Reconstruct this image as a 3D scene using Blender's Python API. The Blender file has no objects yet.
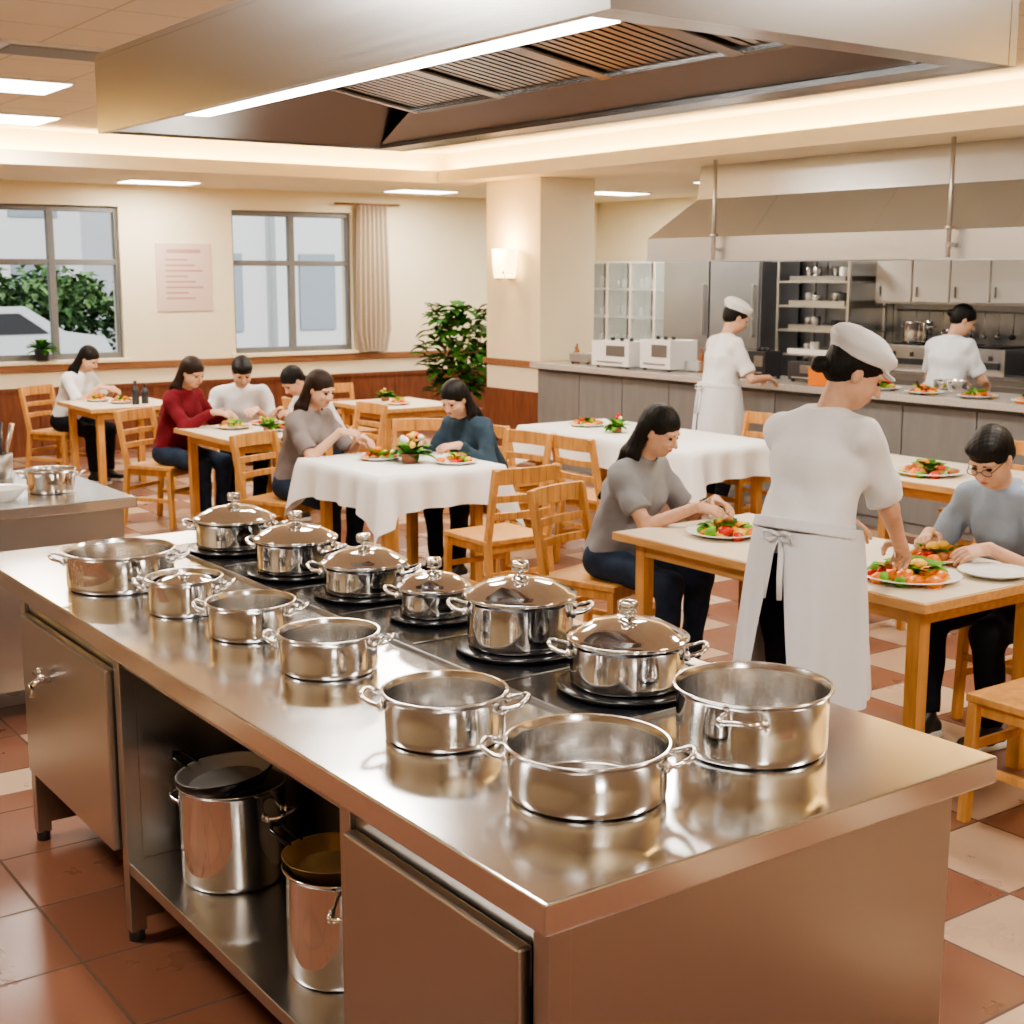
import bpy, math, random
import numpy as np
from mathutils import Matrix, Vector
random.seed(4); np.random.seed(4)
sc=bpy.context.scene
try:
    sc.view_settings.look='AgX - Medium High Contrast'
except Exception: pass
# ---------------------------------------------------------------- materials
MATS={}
def M(name,col,rough=.5,metal=0.,ns=0,na=.0,bump=0.,st=(1,1,1),emit=0.,alpha=1.,rvar=0.,trans=0.,spec=None,samp=True,ecol=None):
    m=bpy.data.materials.new(name);m.use_nodes=True;nt=m.node_tree;N=nt.nodes;L=nt.links
    b=N['Principled BSDF'];b.inputs['Base Color'].default_value=(*col,1);b.inputs['Roughness'].default_value=rough
    b.inputs['Metallic'].default_value=metal;b.inputs['Alpha'].default_value=alpha
    if spec is not None: b.inputs['Specular IOR Level'].default_value=spec
    if trans: b.inputs['Transmission Weight'].default_value=trans
    if emit:
        b.inputs['Emission Color'].default_value=(*(ecol or col),1);b.inputs['Emission Strength'].default_value=emit
        if not samp:
            try: m.cycles.emission_sampling='NONE'
            except Exception: pass
    if ns:
        tc=N.new('ShaderNodeTexCoord');mp=N.new('ShaderNodeMapping');mp.inputs['Scale'].default_value=st
        no=N.new('ShaderNodeTexNoise');no.inputs['Scale'].default_value=ns;no.inputs['Detail'].default_value=5
        L.new(tc.outputs['Object'],mp.inputs[0]);L.new(mp.outputs[0],no.inputs[0])
        if na:
            mx=N.new('ShaderNodeMix');mx.data_type='RGBA'
            mx.inputs[6].default_value=(*[c*(1-na) for c in col],1);mx.inputs[7].default_value=(*[min(1,c*(1+na)) for c in col],1)
            mr=N.new('ShaderNodeMapRange');mr.inputs[1].default_value=.3;mr.inputs[2].default_value=.7
            L.new(no.outputs[0],mr.inputs[0]);L.new(mr.outputs[0],mx.inputs[0]);L.new(mx.outputs[2],b.inputs['Base Color'])
        if rvar:
            mr=N.new('ShaderNodeMapRange');mr.inputs[1].default_value=.3;mr.inputs[2].default_value=.7
            mr.inputs[3].default_value=max(0,rough-rvar);mr.inputs[4].default_value=rough+rvar
            L.new(no.outputs[0],mr.inputs[0]);L.new(mr.outputs[0],b.inputs['Roughness'])
        if bump:
            bp=N.new('ShaderNodeBump');bp.inputs['Strength'].default_value=bump;bp.inputs['Distance'].default_value=.01
            L.new(no.outputs[0],bp.inputs['Height']);L.new(bp.outputs[0],b.inputs['Normal'])
    MATS[name]=m;return m
steel_top=M('steel_polished_top',(.72,.72,.72),.17,1,ns=2.5,rvar=.04)
steel=M('steel_panel',(.50,.49,.48),.29,1,ns=160,rvar=.012,st=(1,1,.02))
steel_dark=M('steel_dark_grey',(.30,.295,.29),.38,1,ns=6,na=.04)  # darker grey steel for legs, trims, slats and inner panels
potm=M('pot_polished_steel',(.76,.755,.75),.085,1)
potin=M('pot_inner_steel',(.62,.61,.60),.20,1,ns=120,rvar=.03,st=(1,1,.1))
panin=M('pan_inner_steel',(.55,.54,.52),.42,.75,ns=20,rvar=.05)
hoodm=M('hood_steel',(.50,.50,.50),.22,1,ns=120,rvar=.012,st=(1,.01,1))
hoodb=M('back_hood_steel',(.56,.57,.58),.33,.8,ns=60,rvar=.02,st=(1,.02,1))
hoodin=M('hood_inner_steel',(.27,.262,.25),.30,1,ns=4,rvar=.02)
black=M('black_enamel',(.012,.012,.014),.22)
brass=M('brass',(.62,.42,.18),.3,.8)
wallm=M('wall_cream_paint',(.82,.73,.53),.8,ns=3,na=.02,bump=.02)
wood=M('honey_wood',(.60,.31,.10),.38,ns=5,na=.2,rvar=.05,st=(6,6,1))
woodtop=M('table_edge_wood',(.60,.34,.13),.4,ns=5,na=.15,st=(8,1,8))
tabletop=M('table_laminate_cream',(.80,.71,.56),.28,ns=3,na=.03,st=(8,1,1))
redwood=M('wainscot_redbrown',(.17,.06,.03),.35,ns=5,na=.25,st=(6,6,.8))
railw=M('rail_brown',(.26,.12,.055),.35,ns=5,na=.2,st=(1,6,6))
cloth=M('white_tablecloth',(.80,.79,.77),.85,ns=10,bump=.15)
white=M('white_ceramic',(.84,.84,.82),.2)
chefw=M('chef_white_cotton',(.76,.77,.78),.85,ns=13,bump=.55,st=(1,1,.6))
apron=M('apron_white_cotton',(.70,.71,.73),.9,ns=11,bump=.5,st=(1,1,.4))
skin=M('skin',(.62,.37,.25),.5,ns=40,na=.05,spec=.35)
lip=M('lips',(.46,.15,.13),.4)
eyew=M('eye_white',(.75,.73,.70),.2);eyed=M('eye_iris',(.02,.012,.01),.15)
hair=M('hair_black',(.011,.009,.008),.5,ns=30,na=.4,st=(8,8,.5),spec=.22,bump=.25)
hairb=M('hair_brown',(.026,.014,.010),.5,ns=30,na=.4,st=(8,8,.5),spec=.22,bump=.25)
jeans=M('denim_dark',(.030,.045,.078),.85,ns=14,na=.2,spec=.2,bump=.5)
blackc=M('black_cloth',(.012,.013,.018),.9,ns=14,na=.2,spec=.2,bump=.4)
grey=M('grey_cotton',(.27,.275,.29),.9,ns=13,na=.05,spec=.2,bump=.6);bluegrey=M('bluegrey_cotton',(.28,.34,.42),.9,ns=13,na=.05,spec=.2,bump=.6)
greywarm=M('taupe_cotton',(.23,.20,.195),.9,ns=13,na=.05,spec=.2,bump=.6)
red=M('maroon_knit',(.16,.016,.024),.9,ns=14,na=.15,spec=.2,bump=.6);teal=M('denim_jacket',(.035,.060,.085),.85,ns=14,na=.2,spec=.2,bump=.6)
whitet=M('white_tshirt',(.74,.75,.76),.9,ns=13,bump=.5)
shoe=M('shoe_black',(.02,.02,.02),.4);sole=M('sole_white',(.75,.74,.7),.6)
green=M('leaf_green',(.04,.15,.02),.7,ns=20,na=.4,spec=.15);lgreen=M('lettuce',(.15,.36,.04),.6,ns=20,na=.3,spec=.2)
tomato=M('tomato_red',(.62,.04,.015),.25);orange=M('carrot_orange',(.80,.22,.02),.35);yellow=M('egg_yellow',(.85,.50,.08),.4)
brownf=M('roast_brown',(.35,.13,.04),.4);pinkf=M('flower_pink',(.7,.25,.22),.6)
glass=M('cabinet_glass',(.45,.52,.52),.08,alpha=.35)
lampm=M('lamp_panel',(1,.96,.88),.5,emit=10.,samp=False)
ledm=M('led_strip',(1,.97,.92),.5,emit=16.,samp=False)
covem=M('cove_strip',(1,.76,.40),.5,emit=44.)
shade=M('sconce_glass',(1,.72,.34),.4,emit=6.,samp=False)
framem=M('window_frame_grey',(.17,.17,.165),.45)
curt=M('curtain_beige',(.50,.42,.32),.9,ns=40,na=.06)
paper=M('poster_paper',(.64,.50,.42),.8)
ink=M('poster_ink',(.48,.26,.24),.8)
countert=M('serving_counter_top',(.46,.43,.40),.22,ns=60,na=.12)
counterb=M('serving_counter_panel',(.20,.195,.19),.5,ns=12,na=.08,st=(1,1,.2))
kwall=M('kitchen_steel_wall',(.36,.37,.39),.36,1,ns=3,na=.04,rvar=.03)
cabw=M('cabinet_offwhite',(.60,.57,.51),.5)
plast=M('dark_plastic',(.03,.03,.035),.4)
terra=M('terracotta_pot',(.32,.14,.08),.7)
facade=M('facade_pale',(.66,.66,.65),.7);facwin=M('facade_glass',(.30,.34,.37),.2)
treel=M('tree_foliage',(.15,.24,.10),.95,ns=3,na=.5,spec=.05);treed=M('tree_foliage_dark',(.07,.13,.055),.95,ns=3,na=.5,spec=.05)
asph=M('asphalt',(.38,.37,.35),.9)
carp=M('car_paint_silver',(.6,.62,.64),.25,.2)
def floor_mat():
    m=bpy.data.materials.new('floor_tiles');m.use_nodes=True;nt=m.node_tree;N=nt.nodes;L=nt.links;b=N['Principled BSDF']
    tc=N.new('ShaderNodeTexCoord');S=.40
    mp=N.new('ShaderNodeMapping');mp.inputs['Scale'].default_value=(1/S,1/S,1);mp.inputs['Location'].default_value=(.35,.30,0)
    L.new(tc.outputs['Object'],mp.inputs[0])
    def math_(op,a,bv=None):
        n=N.new('ShaderNodeMath');n.operation=op
        for i,v in enumerate((a,bv)):
            if v is None: continue
            if isinstance(v,(int,float)): n.inputs[i].default_value=v
            else: L.new(v,n.inputs[i])
        return n.outputs[0]
    sp=N.new('ShaderNodeSeparateXYZ');L.new(mp.outputs[0],sp.inputs[0])
    ix=math_('FLOOR',sp.outputs[0]);iy=math_('FLOOR',sp.outputs[1])
    fx=math_('FRACT',sp.outputs[0]);fy=math_('FRACT',sp.outputs[1])
    chk=math_('MODULO',math_('ADD',math_('ADD',ix,iy),100),2)
    so=N.new('ShaderNodeSeparateXYZ');L.new(tc.outputs['Object'],so.inputs[0])
    reg=math_('MAXIMUM',math_('GREATER_THAN',so.outputs[0],2.75),math_('GREATER_THAN',so.outputs[1],4.85))
    cb=N.new('ShaderNodeCombineXYZ');L.new(ix,cb.inputs[0]);L.new(iy,cb.inputs[1])
    wn=N.new('ShaderNodeTexWhiteNoise');L.new(cb.outputs[0],wn.inputs[0])
    cream=math_('MULTIPLY',math_('GREATER_THAN',math_('ADD',math_('MULTIPLY',chk,.60),math_('MULTIPLY',wn.outputs[0],.50)),.66),reg)
    cream=math_('MULTIPLY',cream,math_('ADD',.55,math_('MULTIPLY',wn.outputs[0],.45)))
    no=N.new('ShaderNodeTexNoise');no.inputs['Scale'].default_value=4;no.inputs['Detail'].default_value=6;L.new(tc.outputs['Object'],no.inputs[0])
    mx=N.new('ShaderNodeMix');mx.data_type='RGBA';mx.inputs[6].default_value=(.215,.096,.060,1);mx.inputs[7].default_value=(.50,.37,.26,1);L.new(cream,mx.inputs[0])
    hs=N.new('ShaderNodeHueSaturation');L.new(mx.outputs[2],hs.inputs['Color'])
    val=math_('ADD',math_('MULTIPLY',wn.outputs[0],.3),math_('ADD',math_('MULTIPLY',no.outputs[0],.3),.72));L.new(val,hs.inputs['Value'])
    g=.012
    gx=math_('MINIMUM',fx,math_('SUBTRACT',1.,fx));gy=math_('MINIMUM',fy,math_('SUBTRACT',1.,fy))
    gr=math_('LESS_THAN',math_('MINIMUM',gx,gy),g)
    m2=N.new('ShaderNodeMix');m2.data_type='RGBA';L.new(gr,m2.inputs[0]);L.new(hs.outputs[0],m2.inputs[6]);m2.inputs[7].default_value=(.12,.07,.05,1)
    L.new(m2.outputs[2],b.inputs['Base Color'])
    r=math_('ADD',math_('MULTIPLY',gr,.4),math_('ADD',.20,math_('MULTIPLY',no.outputs[0],.2)));L.new(r,b.inputs['Roughness'])
    bp=N.new('ShaderNodeBump');bp.inputs['Strength'].default_value=.3;bp.inputs['Distance'].default_value=.004
    L.new(math_('SUBTRACT',1.,gr),bp.inputs['Height']);L.new(bp.outputs[0],b.inputs['Normal'])
    return m
floorm=floor_mat()
def ceil_mat():
    m=bpy.data.materials.new('ceiling_tiles');m.use_nodes=True;nt=m.node_tree;N=nt.nodes;L=nt.links;b=N['Principled BSDF']
    tc=N.new('ShaderNodeTexCoord');br=N.new('ShaderNodeTexBrick');br.offset=0;br.inputs['Scale'].default_value=1/.6
    br.inputs['Brick Width'].default_value=1;br.inputs['Row Height'].default_value=1;br.inputs['Mortar Size'].default_value=.012
    br.inputs['Color1'].default_value=(.74,.67,.55,1);br.inputs['Color2'].default_value=(.72,.65,.53,1);br.inputs['Mortar'].default_value=(.52,.46,.37,1)
    L.new(tc.outputs['Object'],br.inputs[0]);L.new(br.outputs[0],b.inputs['Base Color']);b.inputs['Roughness'].default_value=.85
    return m
ceilm=ceil_mat()
# ---------------------------------------------------------------- mesh builder
class MB:
    def __init__(s): s.v=[];s.f=[];s.m=[];s.s=[];s.mats=[];s.T=None;s.n=0
    def mi(s,m):
        if m not in s.mats: s.mats.append(m)
        return s.mats.index(m)
    def add(s,v,f,mat,smooth=False):
        v=np.asarray(v,float)
        s.v.append(v);k=s.n;s.n+=len(v)
        s.f+= [tuple(i+k for i in q) for q in f];i=s.mi(mat);s.m+=[i]*len(f);s.s+=[smooth]*len(f)
    def box(s,x0,x1,y0,y1,z0,z1,mat):
        v=[(x,y,z) for x in(x0,x1) for y in(y0,y1) for z in(z0,z1)]
        s.add(v,[(0,1,3,2),(4,6,7,5),(0,4,5,1),(2,3,7,6),(0,2,6,4),(1,5,7,3)],mat)
    def beam(s,a,b,w,d,mat,up=(0,0,1)):
        a=np.array(a,float);b=np.array(b,float);ax=b-a;ax/=np.linalg.norm(ax);u=np.array(up,float)
        sd=np.cross(ax,u)
        if np.linalg.norm(sd)<1e-3: sd=np.cross(ax,(0,1,0))
        sd/=np.linalg.norm(sd);u=np.cross(sd,ax)
        v=[p+sd*i*w/2+u*j*d/2 for p in(a,b) for i,j in((-1,-1),(1,-1),(1,1),(-1,1))]
        s.add(v,[(0,1,2,3),(7,6,5,4),(0,4,5,1),(1,5,6,2),(2,6,7,3),(3,7,4,0)],mat)
    def lathe(s,pr,c,mat,n=48,smooth=True,rnd=True):
        if rnd:
            q=[pr[0]]
            for i in range(1,len(pr)-1):
                a,b,d=map(np.array,(pr[i-1],pr[i],pr[i+1]))
                la=np.linalg.norm(a-b);lb=np.linalg.norm(d-b);e=min(.0012,la*.3,lb*.3)
                if la>1e-6: q.append(tuple(b+(a-b)/la*e))
                if lb>1e-6: q.append(tuple(b+(d-b)/lb*e))
            q.append(pr[-1]);pr=q
        a=np.linspace(0,2*np.pi,n,endpoint=False);v=[];f=[]
        for r,z in pr: v+= [(c[0]+r*np.cos(t),c[1]+r*np.sin(t),c[2]+z) for t in a]
        for i in range(len(pr)-1):
            for j in range(n):
                k=(j+1)%n;f.append((i*n+j,i*n+k,(i+1)*n+k,(i+1)*n+j))
        s.add(v,f,mat,smooth)
    def cyl(s,c,r,z0,z1,mat,n=24):
        s.lathe([(0,z0),(r,z0),(r,z1),(0,z1)],(c[0],c[1],0),mat,n)
    def sphere(s,c,r,mat,n=12,jit=0):
        if not hasattr(r,'__len__'): r=(r,r,r)
        v=[];f=[];m=n//2+1
        for i in range(m+1):
            ph=np.pi*i/m
            for j in range(n):
                t=2*np.pi*j/n;v.append((c[0]+r[0]*np.sin(ph)*np.cos(t)*(1+jit*(random.random()-.5)),c[1]+r[1]*np.sin(ph)*np.sin(t)*(1+jit*(random.random()-.5)),c[2]-r[2]*np.cos(ph)))
        for i in range(m):
            for j in range(n): k=(j+1)%n;f.append((i*n+j,i*n+k,(i+1)*n+k,(i+1)*n+j))
        s.add(v,f,mat,True)
    def tube(s,pts,r,mat,n=10,flat=1.,closed=False):
        P=[np.array(p,float) for p in pts];v=[];f=[];up=np.array((0,0,1.))
        for i,p in enumerate(P):
            t=P[min(i+1,len(P)-1)]-P[max(i-1,0)];t/=np.linalg.norm(t)+1e-9
            sd=np.cross(t,up)
            if np.linalg.norm(sd)<.05: sd=np.cross(t,(1,0,0))
            sd/=np.linalg.norm(sd);u=np.cross(sd,t);rr=r[i] if hasattr(r,'__len__') else r
            v+=[p+sd*rr*np.cos(a)+u*rr*flat*np.sin(a) for a in np.linspace(0,2*np.pi,n,endpoint=False)]
        for i in range(len(P)-1):
            for j in range(n): k=(j+1)%n;f.append((i*n+j,i*n+k,(i+1)*n+k,(i+1)*n+j))
        f.append(tuple(range(n))[::-1]);f.append(tuple((len(P)-1)*n+j for j in range(n)))
        s.add(v,f,mat,True)
    def mesh(s,name):
        me=bpy.data.meshes.new(name);V=np.concatenate(s.v);me.from_pydata(V.tolist(),[],s.f)
        for m in s.mats: me.materials.append(m)
        me.polygons.foreach_set('material_index',s.m);me.polygons.foreach_set('use_smooth',s.s);me.update();return me
    def obj(s,name,loc=(0,0,0),rz=0,bevel=0,parent=None,center=True):
        me=s.mesh(name);o=bpy.data.objects.new(name,me);sc.collection.objects.link(o)
        o.location=loc;o.rotation_euler=(0,0,rz)
        if bevel:
            b=o.modifiers.new('bevel','BEVEL');b.width=bevel;b.segments=2;b.limit_method='ANGLE';b.angle_limit=.9
        if parent: o.parent=parent
        return o
# ---------------------------------------------------------------- room shell
X0,X1,Y0,Y1=-3.,11.5,-3.,14.2;ZL,ZH=2.75,3.06
b=MB();b.box(X0,X1,Y0,Y1,-.1,0,floorm);b.obj('floor')
def wallbox(name,*a,mat=wallm):
    b=MB();b.box(*a,mat);return b.obj(name)
W=[(2.35,5.12,.97,2.53),(6.38,7.86,.97,2.53)]
b=MB()
xs=[X0,W[0][0],W[0][1],W[1][0],W[1][1],X1]
for i in (0,2,4): b.box(xs[i],xs[i+1],Y1,Y1+.25,0,3.2,wallm)
for w in W: b.box(w[0],w[1],Y1,Y1+.25,0,w[2],wallm);b.box(w[0],w[1],Y1,Y1+.25,w[3],3.2,wallm)
b.obj('wall_back')
wallbox('wall_right',X1,X1+.2,Y0,Y1,0,3.2);wallbox('wall_left',X0-.2,X0,Y0,Y1,0,3.2);wallbox('wall_front',X0,X1,Y0-.2,Y0,0,3.2)
# ceilings: raised tray + lower perimeter
TX,TY=7.7,12.1
b=MB();b.box(X0,TX+.2,Y0,TY+.2,ZH,ZH+.1,ceilm);b.obj('ceiling_tray')
b=MB();b.box(TX,X1,Y0,TY,ZL,ZL+.05,wallm);b.box(X0,X1,TY,Y1,ZL,ZL+.05,wallm)
b.box(TX,TX+.03,Y0,TY,ZL+.05,ZL+.12,wallm);b.box(X0,TX+.03,TY,TY+.03,ZL+.05,ZL+.12,wallm)
b.box(TX+.2,TX+.24,Y0,TY+.20,ZL+.05,ZH+.1,wallm);b.box(X0,TX+.24,TY+.2,TY+.24,ZL+.05,ZH+.1,wallm)
b.obj('ceiling_perimeter')
b=MB();b.box(TX+.06,TX+.12,Y0,TY,ZL+.055,ZL+.075,covem);b.box(X0,TX,TY+.06,TY+.12,ZL+.055,ZL+.075,covem);b.obj('cove_light_strip')
for i,(w) in enumerate(W):
    b=MB();x0,x1,z0,z1=w;n=2 if i else 4;f=.035
    b.box(x0,x1,Y1+.06,Y1+.12,z0,z0+.06,framem);b.box(x0,x1,Y1+.06,Y1+.12,z1-.06,z1,framem)
    b.box(x0,x1,Y1+.06,Y1+.12,1.93,1.99,framem)
    for k in range(n+1):
        x=x0+(x1-x0)*k/n;b.box(max(x0,x-f),min(x1,x+f),Y1+.055,Y1+.125,z0,z1,framem)
    b.box(x0-.05,x1+.05,Y1-.05,Y1-.001,z0-.04,z0,wallm)
    b.obj('window_%d'%(i+1),bevel=.004)
b=MB();b.box(X0,X1,Y1-.035,Y1,.86,.93,railw);b.obj('trim_1',bevel=.006)
b=MB();b.box(X0,X1,Y1-.02,Y1,0,.70,redwood)
for x in np.arange(X0,X1,.6): b.box(x,x+.05,Y1-.03,Y1-.02,.1,.655,redwood)
b.box(X0,X1,Y1-.035,Y1-.021,.66,.70,redwood)
b.obj('wainscot_back')
# column
b=MB();b.box(8.0,8.67,10.75,11.66,0,ZL-.001,wallm);b.obj('column',bevel=.004)
b=MB();b.box(7.97,8.70,10.72,11.69,.94,1.0,railw);b.box(7.98,8.69,10.73,11.68,0,.7,redwood);b.obj('trim_2',bevel=.004)
# ceiling lights
def panel(x,y,z,w=.6,h=.6,p=60):
    b=MB();b.box(-w/2-.02,w/2+.02,-h/2-.02,h/2+.02,-.012,-.001,white);b.box(-w/2,w/2,-h/2,h/2,-.016,-.012,lampm);b.obj('ceiling_light_panel',(x,y,z))
    if p:
        l=bpy.data.lights.new('panel_light','AREA');l.shape='RECTANGLE';l.size=w;l.size_y=h;l.energy=p;l.color=(1,.92,.82)
        o=bpy.data.objects.new('panel_light',l);o.location=(x,y,z-.03);sc.collection.objects.link(o)
for x,y,p in [(2.75,9.5,70),(3.3,11.5,52),(5.6,9.5,66),(5.6,6.2,66),(5.4,3.0,66),(3.4,6.2,68),(-.4,4.5,75),(.2,1.0,0),(3.6,.2,80),(.2,-1.8,65)]: panel(x,y,ZH,p=p)
for x,y,p in [(5.3,13.5,42),(8.25,13.3,46),(10.2,12.3,60),(10.0,10.2,60),(9.75,7.1,0),(10.4,5.0,60)]: panel(x,y,ZL,.7,.4,p=p)
b=MB();b.box(-.35,.35,-.18,.18,-.02,-.001,white)
for i in range(7): b.box(-.3,.3,-.15+i*.045,-.13+i*.045,-.03,-.0205,steel_dark)
b.obj('ceiling_air_vent',(2.55,7.9,ZH))
# ---------------------------------------------------------------- island
ix0,ix1,iy0,iy1=1.16,2.27,1.54,4.75
E=bpy.data.objects.new('kitchen_island',None);sc.collection.objects.link(E)
b=MB();b.box(ix0,ix1,iy0,iy1,.845,.9,steel_top);b.obj('countertop',bevel=.004,parent=E)
b=MB()
b.box(1.25,2.215,1.60,1.63,.06,.843,steel)
b.box(2.19,2.215,1.63,4.4,.06,.843,steel)
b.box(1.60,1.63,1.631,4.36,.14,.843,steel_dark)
b.box(1.222,2.188,2.24,2.27,.06,.843,steel);b.box(1.222,2.188,3.52,3.55,.06,.843,steel);b.box(1.222,2.188,4.36,4.39,.06,.843,steel)
b.box(1.224,2.187,1.635,2.238,.10,.13,steel);b.box(1.224,2.187,3.552,4.358,.25,.27,steel)
b.box(1.21,2.186,2.272,3.518,.20,.235,steel)
b.box(1.218,1.25,1.64,2.238,.70,.843,steel);b.box(1.218,1.25,2.272,3.518,.79,.843,steel);b.box(1.218,1.25,3.552,4.358,.70,.843,steel)
for y in (1.59,2.23,3.505,4.355):
    b.box(1.205,1.2495,y,y+.042,.03,.8425,steel)
    b.cyl((1.227,y+.02),.022,0,.035,plast,16)
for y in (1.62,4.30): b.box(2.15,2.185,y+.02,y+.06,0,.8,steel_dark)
b.obj('frame',bevel=.002,parent=E)
b=MB();b.box(1.185,1.215,1.645,2.225,.12,.775,steel);b.obj('cabinet_door_1',bevel=.006,parent=E)
b=MB();b.box(1.185,1.215,3.56,4.345,.255,.775,steel);b.obj('cabinet_door_2',bevel=.006,parent=E)
b=MB();b.tube([(1.185,4.06,.63),(1.15,4.06,.63),(1.13,4.06,.62),(1.13,4.06,.585)],.011,potm);b.tube([(1.155,4.02,.645),(1.155,4.11,.645)],.008,potm)
b.tube([(1.155,4.06,.64),(1.155,4.06,.67)],.008,potm);b.obj('drain_valve',parent=E)
# hob
b=MB();b.box(1.74,2.20,2.12,4.50,.9,.905,black);b.box(1.732,1.74,2.11,4.51,.899,.909,steel_dark);b.box(2.20,2.208,2.11,4.51,.899,.909,steel_dark)
b.box(1.74,2.20,2.11,2.12,.899,.909,steel_dark)
for y in (2.50,2.90,3.28,3.64,4.06): b.box(1.76,2.18,y-.004,y+.004,.905,.907,steel_dark)
b.obj('hob',bevel=.001,parent=E)
def burner(b,x,y,r):
    b.lathe([(0,.0),(r+.018,.0),(r+.026,.010),(r+.026,.014),(r-.01,.014),(0,.012)],(x,y,.905),black)
# ---------------------------------------------------------------- pots
def pot(name,x,y,z,r,h,ang=-42,lid=False,long=False,inner=potin,mat=None,hz=.72):
    mat=mat or potm;b=MB();t=.0035
    b.lathe([(0,0),(r*.90,0),(r*.955,.006),(r*.965,.018),(r*.965,h*.5),(r*.968,h-.012),(r,h-.006),(r+.004,h-.002),(r+.003,h+.001),(r-.003,h)],(0,0,0),mat,72)
    b.lathe([(r-.003,h),(r*.965-t,h-.012),(r*.965-t,.012),(r*.93,.006),(0,.005)],(0,0,0),inner,72)
    for k in (0,1):
        a=math.radians(ang+180*k);d=np.array((math.cos(a),math.sin(a),0));s=np.array((-d[1],d[0],0));R=r*.965
        z0=h*hz
        if long and k==1: continue
        w=.042 if r>.12 else .034
        pts=[d*(R-.002)+s*-w+(0,0,z0)]
        for q in np.linspace(0,1,13):
            th=np.pi*q;e=.7
            cx=-math.copysign(abs(math.cos(th))**e,math.cos(th))*w;cy=math.sin(th)**.6*(.048 if r>.12 else .040)
            pts.append(d*(R+cy)+s*cx+np.array((0,0,z0+.016*math.sin(th))))
        pts.append(d*(R-.002)+s*w+(0,0,z0))
        b.tube(pts,.0055,mat,10)
        for sg in (-1,1):
            c=d*(R+.001)+s*sg*w+(0,0,z0);b.sphere(c,(.010,.010,.012),mat,10)
    if lid:
        H=h
        b.lathe([(r+.004,H),(r+.005,H+.006),(r*.93,H+.010),(r*.86,H+.018),(r*.6,H+.018+r*.13),(r*.3,H+.018+r*.19),(0,H+.018+r*.20)],(0,0,0),mat,72)
        zt=H+.018+r*.20
        b.lathe([(.024,zt-.002),(.02,zt+.004),(.010,zt+.006),(.010,zt+.014),(.022,zt+.017),(.022,zt+.038),(.018,zt+.042),(0,zt+.043)],(0,0,0),mat,32)
    return b.obj(name,(x,y,z))
pot('stock_pot',1.402,4.013,.9,.164,.115,-30)
p2=pot('saucepan',1.435,3.592,.9,.105,.10,-40)
pot('saucepan',1.478,3.252,.9,.115,.092,-40)
pot('saucepan',1.491,2.844,.9,.120,.095,-42)
pot('casserole_pot',1.454,2.275,.9,.128,.10,-42)
pot('casserole_pot',1.494,1.858,.9,.150,.10,-44)
pot('stock_pot',1.919,1.866,.9,.156,.13,38)
b=MB();b.lathe([(.090,0),(.092,.004),(.085,.008),(.05,.018),(0,.022)],(0,0,0),potm,48);b.lathe([(.008,.02),(.008,.03),(.018,.036),(.018,.042),(0,.044)],(0,0,0),potm,24)
o=b.obj('pot_lid',(1.435,3.592,.965));o.rotation_euler=(.22,-.12,0)
burn=[(1.905,4.30,.135,.095,'a'),(1.90,3.83,.128,.10,'b'),(1.93,3.45,.122,.085,'c'),(1.95,3.10,.098,.075,'d'),(1.955,2.705,.137,.125,'e'),(1.958,2.295,.135,.105,'f')]
b=MB()
for x,y,r,h,_ in burn:
    burner(b,x,y,r)
b.obj('burners',parent=E)
for x,y,r,h,_ in burn: pot('lidded_pot',x,y,.919,r,h,-40 if _!='b' else -60,lid=True)
pot('deep_stock_pot',1.42,3.28,.235,.145,.27,-60,inner=panin)
b=MB();b.lathe([(0,0),(.10,0),(.122,.035),(.128,.038),(.120,.036),(.098,.005),(0,.004)],(0,0,0),panin,60);b.lathe([(.10,-.002),(.126,.036),(.131,.036),(.104,-.004),(0,-.004)],(0,0,0),black,60)
b.tube([(-.12,-.02,.035),(-.17,-.02,.055),(-.185,0,.06),(-.17,.02,.055),(-.12,.02,.035)],.006,black);o=b.obj('frying_pan',(1.39,3.25,.51),-.5)
o.rotation_euler=(.08,-.08,-1.2)
pot('deep_stock_pot',1.41,2.66,.235,.13,.26,70,inner=panin)
b=MB();b.lathe([(0,0),(.09,0),(.112,.04),(.116,.04),(.108,.036),(.088,.004),(0,.004)],(0,0,0),brass,60)
b.tube([(-.11,-.02,.035),(-.17,-.02,.06),(-.185,0,.065),(-.17,.02,.06),(-.11,.02,.035)],.006,black);b.obj('brass_pan',(1.39,2.66,.485),-1.2)
# ---------------------------------------------------------------- exhaust hood over the island
hx0,hx1,hy0,hy1,hz0,hz1=1.29,2.235,1.57,3.70,2.2,2.385
b=MB();t=.02;e=.0007
b.box(hx0,hx0+t,hy0,hy1,hz0,hz1,hoodm);b.box(hx1-t,hx1,hy0,hy1,hz0,hz1,hoodm);b.box(hx0+t+e,hx1-t-e,hy0+e,hy0+t,hz0+e,hz1-e,hoodm);b.box(hx0+t+e,hx1-t-e,hy1-t,hy1-e,hz0+e,hz1-e,hoodm)
b.box(hx0+e,hx1-e,hy0+e,hy1-e,hz1+e,hz1+.015,hoodm)
b.box(hx1-.10,hx1-t-e,hy0+t+e,hy1-t-e,hz0+e,hz0+.012,hoodm);b.box(hx0+t+e,hx1-.101,hy0+t+e,hy0+.07,hz0+e,hz0+.012,hoodm)
def quad(b,p,mat): b.add(p,[(0,1,2,3)],mat)
quad(b,[(hx0+.02,hy1-.02,hz0+.005),(hx1-.02,hy1-.02,hz0+.005),(hx1-.25,hy1-.42,hz1-.01),(hx0+.15,hy1-.42,hz1-.01)],hoodin)
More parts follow.
